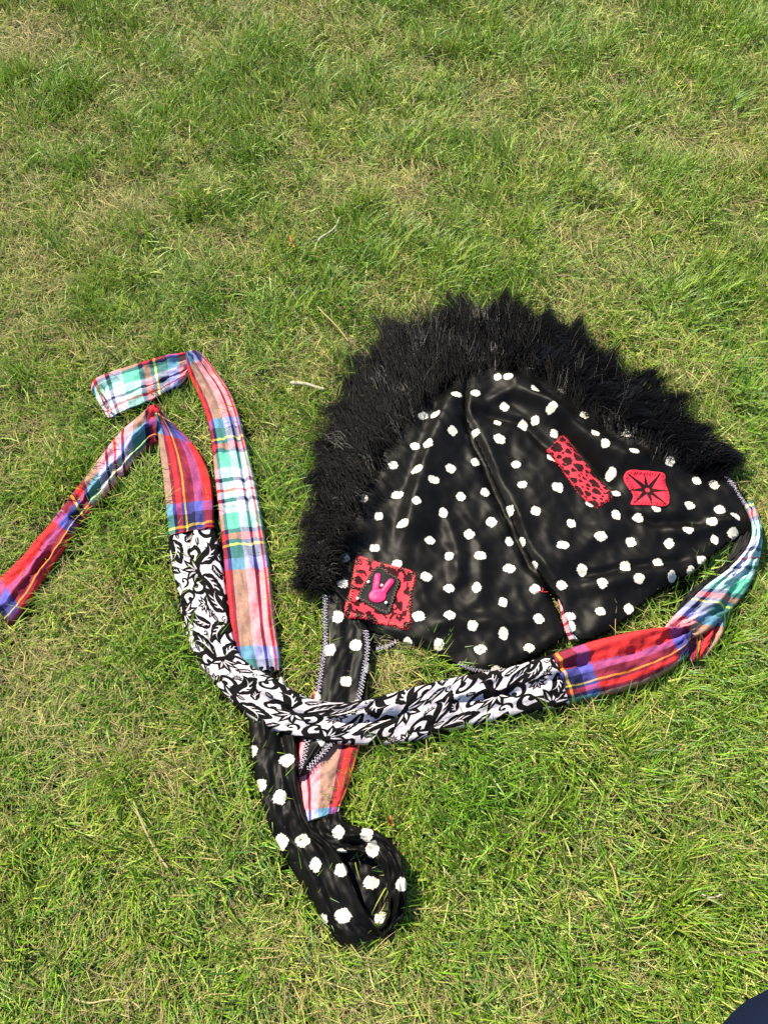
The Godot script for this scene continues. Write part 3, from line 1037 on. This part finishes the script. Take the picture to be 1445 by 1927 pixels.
	# damask band
	part("damask_band", ribbon([[-318, -503, 26, -248, -514, 27], [-308, -460, 26, -235, -466, 28], [-293, -415, 26, -222, -414, 28], [-278, -363, 26, -209, -358, 30], [-252, -314, 27, -192, -318, 34], [-214, -270, 28, -154, -292, 38], [-172, -235, 30, -110, -266, 42], [-129, -216, 32, -67, -254, 44], [-80, -205, 34, -23, -258, 44], [-26, -202, 32, 30, -272, 42], [29, -205, 28, 86, -286, 44], [88, -221, 26, 146, -296, 46], [159, -237, 26, 186, -306, 46], [219, -250, 27, 206, -313, 45], [245, -256, 27, 225, -319, 44]], {"u": Vector2(0, 0.31), "v0": 0.0, "dv": 3.7, "puff": 0.008, "rough": 0.003, "salt": 33.0, "creases": [[0.62, 0.006, 0.09], [0.5, -0.008, 0.05], [0.85, 0.003, 0.08]]}), M.damask, hood, "black and white floral damask band curving across the middle of the tie")
	# plaid tail with the sharp fold, left of the damask
	part("plaid_tail", ribbon([[-317, -503, 27, -251, -519, 27], [-327, -547, 27, -256, -558, 27], [-337, -593, 27, -263, -595, 27], [-348, -640, 28, -275, -627, 28], [-356, -681, 34, -297, -661, 30], [-360, -704, 44, -324, -688, 36], [-364, -723, 54, -352, -713, 50]], plaid_look(108, -28, 62, -1.0, 0.006, 41.0, [[0.15, 0.002, 0.06]])), M.plaid, hood, "red and purple plaid tail running up to a sharp fold")
	part("plaid_tail", ribbon([[-351, -719, 52, -357, -666, 26], [-366, -720, 54, -365, -666, 24], [-386, -707, 44, -385, -641, 24], [-419, -679, 32, -404, -604, 24], [-446, -629, 28, -427, -567, 24], [-475, -568, 26, -448, -531, 24], [-502, -514, 26, -464, -492, 25], [-527, -469, 26, -487, -436, 25], [-550, -439, 25, -507, -389, 24], [-564, -418, 24, -521, -365, 22]], plaid_look(-40, 70, 285, -1.0, 0.007, 45.0, [[0.55, 0.005, 0.09], [0.72, -0.006, 0.06], [0.86, 0.005, 0.07]])), M.plaid, hood, "plaid tail end reaching down to the left edge of the photo")
	# plaid tail of the other tie, bent over at the top
	part("plaid_tail", ribbon([[-196, -298, 24, -139, -302, 24], [-205, -318, 25, -141, -321, 24], [-214, -363, 26, -150, -364, 25], [-227, -435, 26, -162, -440, 25], [-243, -521, 26, -181, -530, 26], [-261, -612, 27, -202, -617, 26], [-276, -690, 28, -226, -701, 27], [-296, -745, 30, -246, -757, 28], [-315, -783, 36, -272, -799, 30], [-322, -804, 44, -295, -824, 42], [-324, -822, 52, -311, -829, 52]], plaid_look(62, 184, 46, -1.0, 0.008, 51.0, [[0.78, -0.006, 0.05], [0.88, 0.004, 0.07], [0.3, 0.002, 0.1]])), M.plaid, hood, "long pale plaid tail with tan, white and green blocks")
	var tip := part("plaid_tail", ribbon([[-311, -827, 52, -318, -800, 30], [-332, -828, 50, -330, -783, 26], [-361, -830, 42, -348, -768, 24], [-399, -823, 34, -379, -747, 24], [-439, -810, 30, -414, -730, 24], [-475, -791, 27, -437, -715, 24], [-478, -770, 25, -443, -717, 24]], plaid_look(60, 196, 372, -1.0, 0.006, 55.0, [[0.12, 0.004, 0.05], [0.25, -0.004, 0.05]])), M.plaid, hood, "short end of the pale plaid tail folded to the left")
	part("loose_thread", tubes([PackedVector3Array(darn(flat([-465, -764,  -455, -756,  -448, -745,  -450, -739,  -457, -750,  -460, -758,  -451, -748,  -443, -733,  -439, -725])))], 0.0006), M.black_thread, tip)

func darn(p: PackedVector2Array) -> Array:
	var out := []
	for q in smooth_line(p, 0.002): out.append(Vector3(q.x, 0.0345 + 0.001 * sin(q.x * 2000.0), q.y))
	return out

func make_fur(hood: Node3D):
	# base of the trim along the hood's face edge, and where its hair points
	var base := smooth_line(flat([-83, -430,  -64, -495,  -40, -566,  -18, -637,  8, -696,  45, -745,  80, -779,  116, -801,  151, -812,  187, -819,  235, -819,  277, -799,  309, -753,  347, -706,  401, -664,  451, -637,  494, -621]), 0.006)
	var tips := flat([-131, -417,  -125, -493,  -116, -577,  -117, -673,  -95, -756,  -73, -840,  -10, -921,  72, -953,  143, -968,  217, -973,  275, -948,  338, -917,  392, -872,  454, -802,  508, -756,  530, -693,  552, -637])
	var n := base.size()
	var knots := tips.size()
	var reach := []
	for i in n:
		var t := float(i) / (n - 1) * (knots - 1)
		var k := mini(int(t), knots - 2)
		reach.append((tips[k].lerp(tips[k + 1], t - k) - base[i]) * lerpf(1.0, 0.80, smoothstep(0.6, 0.85, float(i) / (n - 1))))
	# the pile's backing: a low roll under the hair
	var v := PackedVector3Array()
	var idx := PackedInt32Array()
	var m := 9
	for i in n:
		for j in m:
			var t := float(j) / (m - 1)
			var q: Vector2 = base[i] + reach[i] * lerpf(-0.06, 0.42, t)
			v.append(Vector3(q.x, 0.020 + 0.022 * sin(PI * lerpf(0.25, 1.0, t)), q.y))
	for i in n - 1:
		for j in m - 1:
			var a := i * m + j
			idx.append_array([a, a + 1, a + m, a + 1, a + m + 1, a + m])
	var backing := part("fur_trim", commit(v, PackedVector2Array(), idx, PackedColorArray(), idx.size() / 3), M.fur_skin, hood, "shaggy black fur trim around the face edge of the hood")
	var rim := PackedVector2Array()
	for i in n: rim.append(base[i])
	for i in n: rim.append(base[n - 1 - i] + reach[n - 1 - i] * 0.5)
	footprint(rim)
	# hair in clumps
	var hv := PackedVector3Array()
	var hn := PackedVector3Array()
	var hi := PackedInt32Array()
	var gv := PackedVector3Array()
	var gn := PackedVector3Array()
	var gi := PackedInt32Array()
	for c in 700:
		var s := rng.randf()
		var i := clampi(int(s * (n - 1)), 1, n - 2)
		var along := (base[i + 1] - base[i - 1]).normalized()
		var rd: Vector2 = reach[i]
		var inward := rng.randf() < 0.13
		var across := rng.randf_range(-0.05, 0.55)
		var size := rng.randf_range(0.55, 1.2)
		if across < 0.25: size *= 0.9
		var tip: Vector2 = base[i] + rd * minf(across + 0.44 * size, 0.80) + along * rng.randf_range(-0.022, 0.022)
		var lift := rng.randf_range(0.010, 0.035)
		if inward:
			across = rng.randf_range(0.0, 0.18)
			tip = base[i] - rd.normalized() * rng.randf_range(0.008, 0.034) + along * rng.randf_range(-0.02, 0.02)
			lift = rng.randf_range(0.018, 0.030)
		var wide := rng.randf_range(0.011, 0.023)
		var count := rng.randi_range(26, 54) if not inward else rng.randi_range(10, 22)
		var tight := rng.randf_range(0.04, 0.4)
		var gloss := rng.randf() < 0.09
		var comb := along * rng.randf_range(-0.012, 0.012) + (along * 0.02 if s > 0.62 else Vector2.ZERO)
		for h in count:
			var o := Vector2(rng.randfn(0.0, 0.5), rng.randfn(0.0, 0.5)) * wide
			var root: Vector2 = base[i] + rd * across + o
			var end := tip + o * tight + Vector2(rng.randfn(0, 0.003), rng.randfn(0, 0.003))
			end = root + (end - root) * rng.randf_range(0.66, 1.14) + comb
			var y0 := 0.030 + rng.randf() * 0.010
			var y1 := (0.026 if not inward else hood_height(end) + 0.004) + rng.randfn(0.0, 0.004)
			strand(gv if gloss else hv, gn if gloss else hn, gi if gloss else hi, Vector3(root.x, y0, root.y), Vector3(end.x, maxf(y1, 0.012), end.y), lift * rng.randf_range(0.7, 1.2), rng.randf_range(0.00028, 0.00055), along)
	# the long pointed locks along the outer edge
	var from := flat([-60, -478,  -53, -543,  -27, -646,  -15, -696,  34, -756,  59, -777,  78, -788,  112, -812,  131, -812,  185, -823,  251, -810,  285, -788,  323, -745,  380, -696,  432, -654,  473, -629,  -44, -598,  352, -706,  220, -819,  -63, -440])
	var to := flat([-134, -418,  -131, -518,  -119, -665,  -105, -734,  -77, -843,  -29, -861,  -4, -934,  96, -954,  134, -984,  215, -991,  290, -958,  341, -929,  396, -861,  511, -762,  525, -699,  556, -640,  -127, -595,  455, -814,  243, -958,  -131, -466])
	for k in from.size():
		var axis := (to[k] - from[k]).normalized()
		var cross := Vector2(-axis.y, axis.x)
		var big := 1.55 if k in [6, 8, 9, 15, 17] else (1.15 if k < 4 else 1.0)
		# each lock splits into a few uneven tips
		var tips_of := []
		for q in rng.randi_range(2, 4):
			tips_of.append(from[k].lerp(to[k], rng.randf_range(0.74, 1.04)) + cross * rng.randfn(0, 0.008) * big)
		tips_of[0] = to[k]
		for h in int(300 * big * big):
			var root: Vector2 = from[k].lerp(to[k], rng.randf_range(0.0, 0.5)) + cross * rng.randfn(0, 0.0125) * big
			var tip: Vector2 = tips_of[mini(int(tips_of.size() * pow(rng.randf(), 1.3)), tips_of.size() - 1)]
			var end: Vector2 = root.lerp(tip + cross * rng.randfn(0, 0.003), rng.randf_range(0.68, 1.06))
			strand(hv, hn, hi, Vector3(root.x, 0.036, root.y), Vector3(end.x, 0.028 + rng.randfn(0, 0.005), end.y), rng.randf_range(0.006, 0.022), rng.randf_range(0.00022, 0.00042), cross)
	# thin wisps that thin out over the grass
	for h in 5200:
		var i := rng.randi_range(1, n - 2)
		var rd: Vector2 = reach[i]
		var root: Vector2 = base[i] + rd * rng.randf_range(0.35, 0.65)
		var end: Vector2 = root + rd.rotated(rng.randfn(0, 0.33)) * rng.randf_range(0.22, 0.6)
		strand(hv, hn, hi, Vector3(root.x, 0.034, root.y), Vector3(end.x, 0.030 + rng.randfn(0, 0.004), end.y), rng.randf_range(0.002, 0.014), 0.0002, Vector2(-rd.y, rd.x).normalized())
	hair_mesh("fur_hair", hv, hn, hi, M.fur, backing)
	hair_mesh("glossy_hair", gv, gn, gi, M.fur_shine, backing)
	# stray and shining hairs
	hv = PackedVector3Array()
	hn = PackedVector3Array()
	hi = PackedInt32Array()
	for h in 900:
		var i := rng.randi_range(1, n - 2)
		var rd: Vector2 = reach[i]
		var along := (base[i + 1] - base[i - 1]).normalized()
		var root: Vector2 = base[i] + rd * rng.randf_range(0.0, 0.5)
		var end := root + rd.rotated(rng.randfn(0, 0.5)) * rng.randf_range(0.3, 0.75)
		if rng.randf() < 0.2: end = root - rd.rotated(rng.randfn(0, 0.8)) * rng.randf_range(0.2, 0.5)
		strand(hv, hn, hi, Vector3(root.x, 0.036, root.y), Vector3(end.x, 0.036 + rng.randf() * 0.02, end.y), rng.randf_range(0.004, 0.02), 0.00022, along)
	hair_mesh("stray_hair", hv, hn, hi, M.fur_shine, backing)

func hair_mesh(called: String, hv: PackedVector3Array, hn: PackedVector3Array, hi: PackedInt32Array, m: Material, parent: Node):
	var arr := []
	arr.resize(Mesh.ARRAY_MAX)
	arr[Mesh.ARRAY_VERTEX] = hv
	arr[Mesh.ARRAY_NORMAL] = hn
	arr[Mesh.ARRAY_INDEX] = hi
	var mesh := ArrayMesh.new()
	mesh.add_surface_from_arrays(Mesh.PRIMITIVE_TRIANGLES, arr)
	part(called, mesh, m, parent).set_meta("kind", "stuff")

func strand(v: PackedVector3Array, nor: PackedVector3Array, idx: PackedInt32Array, a: Vector3, b: Vector3, lift: float, w: float, along: Vector2):
	var segs := 5
	var at := v.size()
	var sway := Vector3(along.x, 0, along.y) * rng.randfn(0, 0.004)
	var d := (b - a).normalized()
	var s := d.cross(Vector3.UP).normalized()
	for i in segs + 1:
		var t := float(i) / segs
		var p := a.lerp(b, t) + Vector3.UP * lift * sin(PI * t) * (1.0 - 0.35 * t) + sway * sin(PI * t)
		var r := w * (1.0 - 0.8 * t * t)
		v.append(p - s * r)
		v.append(p + s * r)
		var u := s.cross(d)
		if u.y < 0: u = -u
		nor.append((u - s * 0.7).normalized())
		nor.append((u + s * 0.7).normalized())
		if i < segs:
			var q := at + 2 * i
			idx.append_array([q, q + 2, q + 1, q + 1, q + 2, q + 3])

# ---------------------------------------------------------------- litter on the lawn

func stalk(called: String, label: String, category: String, line: PackedVector2Array, y: float, r0: float, r1: float, c: Color, group := ""):
	var p := smooth_line(line, 0.006)
	var v := PackedVector3Array()
	var idx := PackedInt32Array()
	var mid := Vector3(p[p.size() / 2].x, 0, p[p.size() / 2].y)
	var sides := 7
	for i in p.size():
		var t := float(i) / (p.size() - 1)
		var d := (p[mini(i + 1, p.size() - 1)] - p[maxi(i - 1, 0)]).normalized()
		var s := Vector3(-d.y, 0, d.x)
		var r := lerpf(r0, r1, t) * (1.0 + 0.22 * wrinkle.get_noise_2d(t * 9.0 + line[0].x * 50.0, 3.0))
		if i == 0 or i == p.size() - 1: r *= 0.5
		for k in sides:
			var a := TAU * k / sides
			v.append(Vector3(p[i].x, y + 0.0015 * sin(t * 5.0), p[i].y) + s * cos(a) * r + Vector3.UP * sin(a) * r * 0.8 - mid)
	for i in p.size() - 1:
		for k in sides:
			var a := i * sides + k
			var b := i * sides + (k + 1) % sides
			idx.append_array([a, a + sides, b, b, a + sides, b + sides])
	for k in range(1, sides - 1):
		idx.append_array([0, k, k + 1])
		var e := (p.size() - 1) * sides
		idx.append_array([e, e + k + 1, e + k])
	var m := plain(c.r * 0.75, c.g * 0.75, c.b * 0.75, 0.7, 0.3)
	bumpy(m, ImageTexture.create_from_image(noise_image(64, 0.1, 2)), 0.02)
	var o := part(called, commit(v, PackedVector2Array(), idx), m, self)
	o.position = mid
	tag(o, label, category, "", group)

func scrap(label: String, a: Vector2, b: Vector2, width: float, y: float, c: Color):
	# a curled dead leaf
	var v := PackedVector3Array()
	var idx := PackedInt32Array()
	var n := 9
	var m := 5
	var d := b - a
	var s := Vector2(-d.y, d.x).normalized()
	var mid := Vector3(a.x + d.x * 0.5, 0, a.y + d.y * 0.5)
	for i in n:
		var t := float(i) / (n - 1)
		var w := width * 0.5 * pow(sin(PI * lerpf(0.06, 0.97, t)), 0.7)
		for j in m:
			var k := float(j) / (m - 1) * 2.0 - 1.0
			var q := a + d * t + s * (w * k + 0.2 * width * sin(t * 4.0))
			v.append(Vector3(q.x, y + 0.5 * width * k * k + 0.003 * sin(t * 6.0), q.y) - mid)
	for i in n - 1:
		for j in m - 1:
			var p := i * m + j
			idx.append_array([p, p + 1, p + m, p + 1, p + m + 1, p + m])
	var o := part("dead_leaf", commit(v, PackedVector2Array(), idx, PackedColorArray(), 64), plain(c.r, c.g, c.b, 0.7, 0.3), self)
	o.position = mid
	tag(o, label, "leaf")

func make_litter():
	stalk("twig", "short thick pale twig lying just left of the black fur", "twig", flat([-153, -780,  -139, -778,  -124, -776,  -109, -771,  -96, -768]), 0.033, 0.0034, 0.0026, Color(0.62, 0.54, 0.40))
	stalk("dry_stalk", "bent whitish stalk on the grass above and left of the fur", "stalk", flat([-121, -1098,  -117, -1107,  -109, -1114,  -98, -1125,  -88, -1142,  -83, -1166]), 0.034, 0.0022, 0.0010, Color(0.50, 0.48, 0.38))
	stalk("dry_stalk", "long thin tan stalk ending at the fur's upper left edge", "stalk", flat([-115, -942,  -105, -927,  -91, -910,  -75, -890,  -60, -866]), 0.036, 0.0012, 0.0011, Color(0.52, 0.42, 0.22))
	stalk("dry_stalk", "long thin straw lying alone in the grass at lower left", "stalk", flat([-311, -135,  -299, -114,  -286, -93,  -271, -72,  -258, -58]), 0.034, 0.0010, 0.0014, Color(0.50, 0.42, 0.22))
	stalk("dry_stalk", "thick yellow seed stalk near the bottom edge at left", "stalk", flat([-349, 75,  -330, 79,  -310, 76,  -286, 77,  -272, 85]), 0.024, 0.0011, 0.0008, Color(0.55, 0.47, 0.24))
	stalk("dry_stalk", "curved yellow stalk low on the right of the lawn", "stalk", flat([266, -72,  273, -59,  276, -43,  277, -28]), 0.032, 0.0010, 0.0014, Color(0.58, 0.45, 0.13))
	stalk("dry_stalk", "short cream bent stalk towards the lower right corner", "stalk", flat([375, -31,  383, -27,  394, -28,  402, -32]), 0.030, 0.0014, 0.0010, Color(0.60, 0.54, 0.38))
	scrap("brown curled dead leaf right of the plaid strap above the loop", flat([7, -118])[0], flat([11, -105])[0], 0.006, 0.030, Color(0.34, 0.15, 0.06))
	scrap("rust brown dead leaf against the right side of the loop", flat([22, -76])[0], flat([20, -64])[0], 0.006, 0.030, Color(0.26, 0.12, 0.06))
	scrap("orange brown dead leaf in the grass left of the pale bent stalk", flat([-174, -1116])[0], flat([-163, -1086])[0], 0.005, 0.032, Color(0.42, 0.20, 0.07))
	scrap("small orange leaf on the grass above the fur", flat([-45, -1094])[0], flat([-36, -1108])[0], 0.005, 0.034, Color(0.60, 0.32, 0.08))

# the leg of whoever stands over the lawn: only its knee reaches into the frame
func make_person():
	var who := thing("person", "knee of a standing person in dark navy trousers at the lower right corner", "person", Vector3(0.284, 0, 0.26))
	var spine := [Vector3(0.284, 0.80, 0.428), Vector3(0.284, 0.66, 0.278), Vector3(0.284, 0.55, 0.158), Vector3(0.284, 0.47, 0.108), Vector3(0.284, 0.38, 0.128), Vector3(0.284, 0.22, 0.208), Vector3(0.284, 0.07, 0.278)]
	var radius := [0.105, 0.094, 0.083, 0.076, 0.070, 0.068, 0.072]
	var v := PackedVector3Array()
	var idx := PackedInt32Array()
	var rows := []
	for i in spine.size() - 1:
		for j in 6:
			var t := j / 6.0
			var a := maxi(i - 1, 0)
			var d := mini(i + 2, spine.size() - 1)
			rows.append([spine[i].cubic_interpolate(spine[i + 1], spine[a], spine[d], t), cubic_interpolate(radius[i], radius[i + 1], radius[a], radius[d], t)])
	rows.append([spine[-1], radius[-1]])
	var sides := 28
	for i in rows.size():
		var d: Vector3 = (rows[mini(i + 1, rows.size() - 1)][0] - rows[maxi(i - 1, 0)][0]).normalized()
		var s := d.cross(Vector3.RIGHT).normalized()
		var u := s.cross(d)
		for k in sides:
			var a := TAU * k / sides
			var r: float = rows[i][1] * (1.0 + 0.05 * wrinkle.get_noise_2d(cos(a) * 1.5 + 7.0, i * 0.25 + sin(a) * 1.5))
			v.append(rows[i][0] + (s * cos(a) + u * sin(a)) * r)
	for i in rows.size() - 1:
		for k in sides:
			var p := i * sides + k
			var q := i * sides + (k + 1) % sides
			idx.append_array([p, p + sides, q, q, p + sides, q + sides])
	for k in range(1, sides - 1): idx.append_array([0, k, k + 1])
	var navy := plain(0.008, 0.013, 0.036, 0.9, 0.12)
	bumpy(navy, ImageTexture.create_from_image(noise_image(128, 0.2, 6)), 0.04)
	part("trouser_leg", commit(v, PackedVector2Array(), idx), navy, who)
	# shoe under the hem
	var sv := PackedVector3Array()
	var si := PackedInt32Array()
	for i in 13:
		var t := i / 12.0
		var z := lerpf(0.37, 0.15, t)
		var w := 0.042 * pow(sin(PI * lerpf(0.12, 0.93, t)), 0.5) + 0.006 * sin(t * 5.0)
		var h := lerpf(0.095, 0.045, smoothstep(0.25, 0.9, t)) * pow(sin(PI * lerpf(0.2, 0.93, t)), 0.4)
		for k in 12:
			var a := TAU * k / 12.0
			sv.append(Vector3(0.284 + cos(a) * w, maxf(0.004, h * 0.5 + sin(a) * h * 0.5), z))
	for i in 12:
		for k in 12:
			var p := i * 12 + k
			var q := i * 12 + (k + 1) % 12
			si.append_array([p, p + 12, q, q, p + 12, q + 12])
	for k in range(1, 11):
		si.append_array([0, k, k + 1, 144, 144 + k + 1, 144 + k])
	part("shoe", commit(sv, PackedVector2Array(), si), plain(0.02, 0.02, 0.022, 0.6), who)
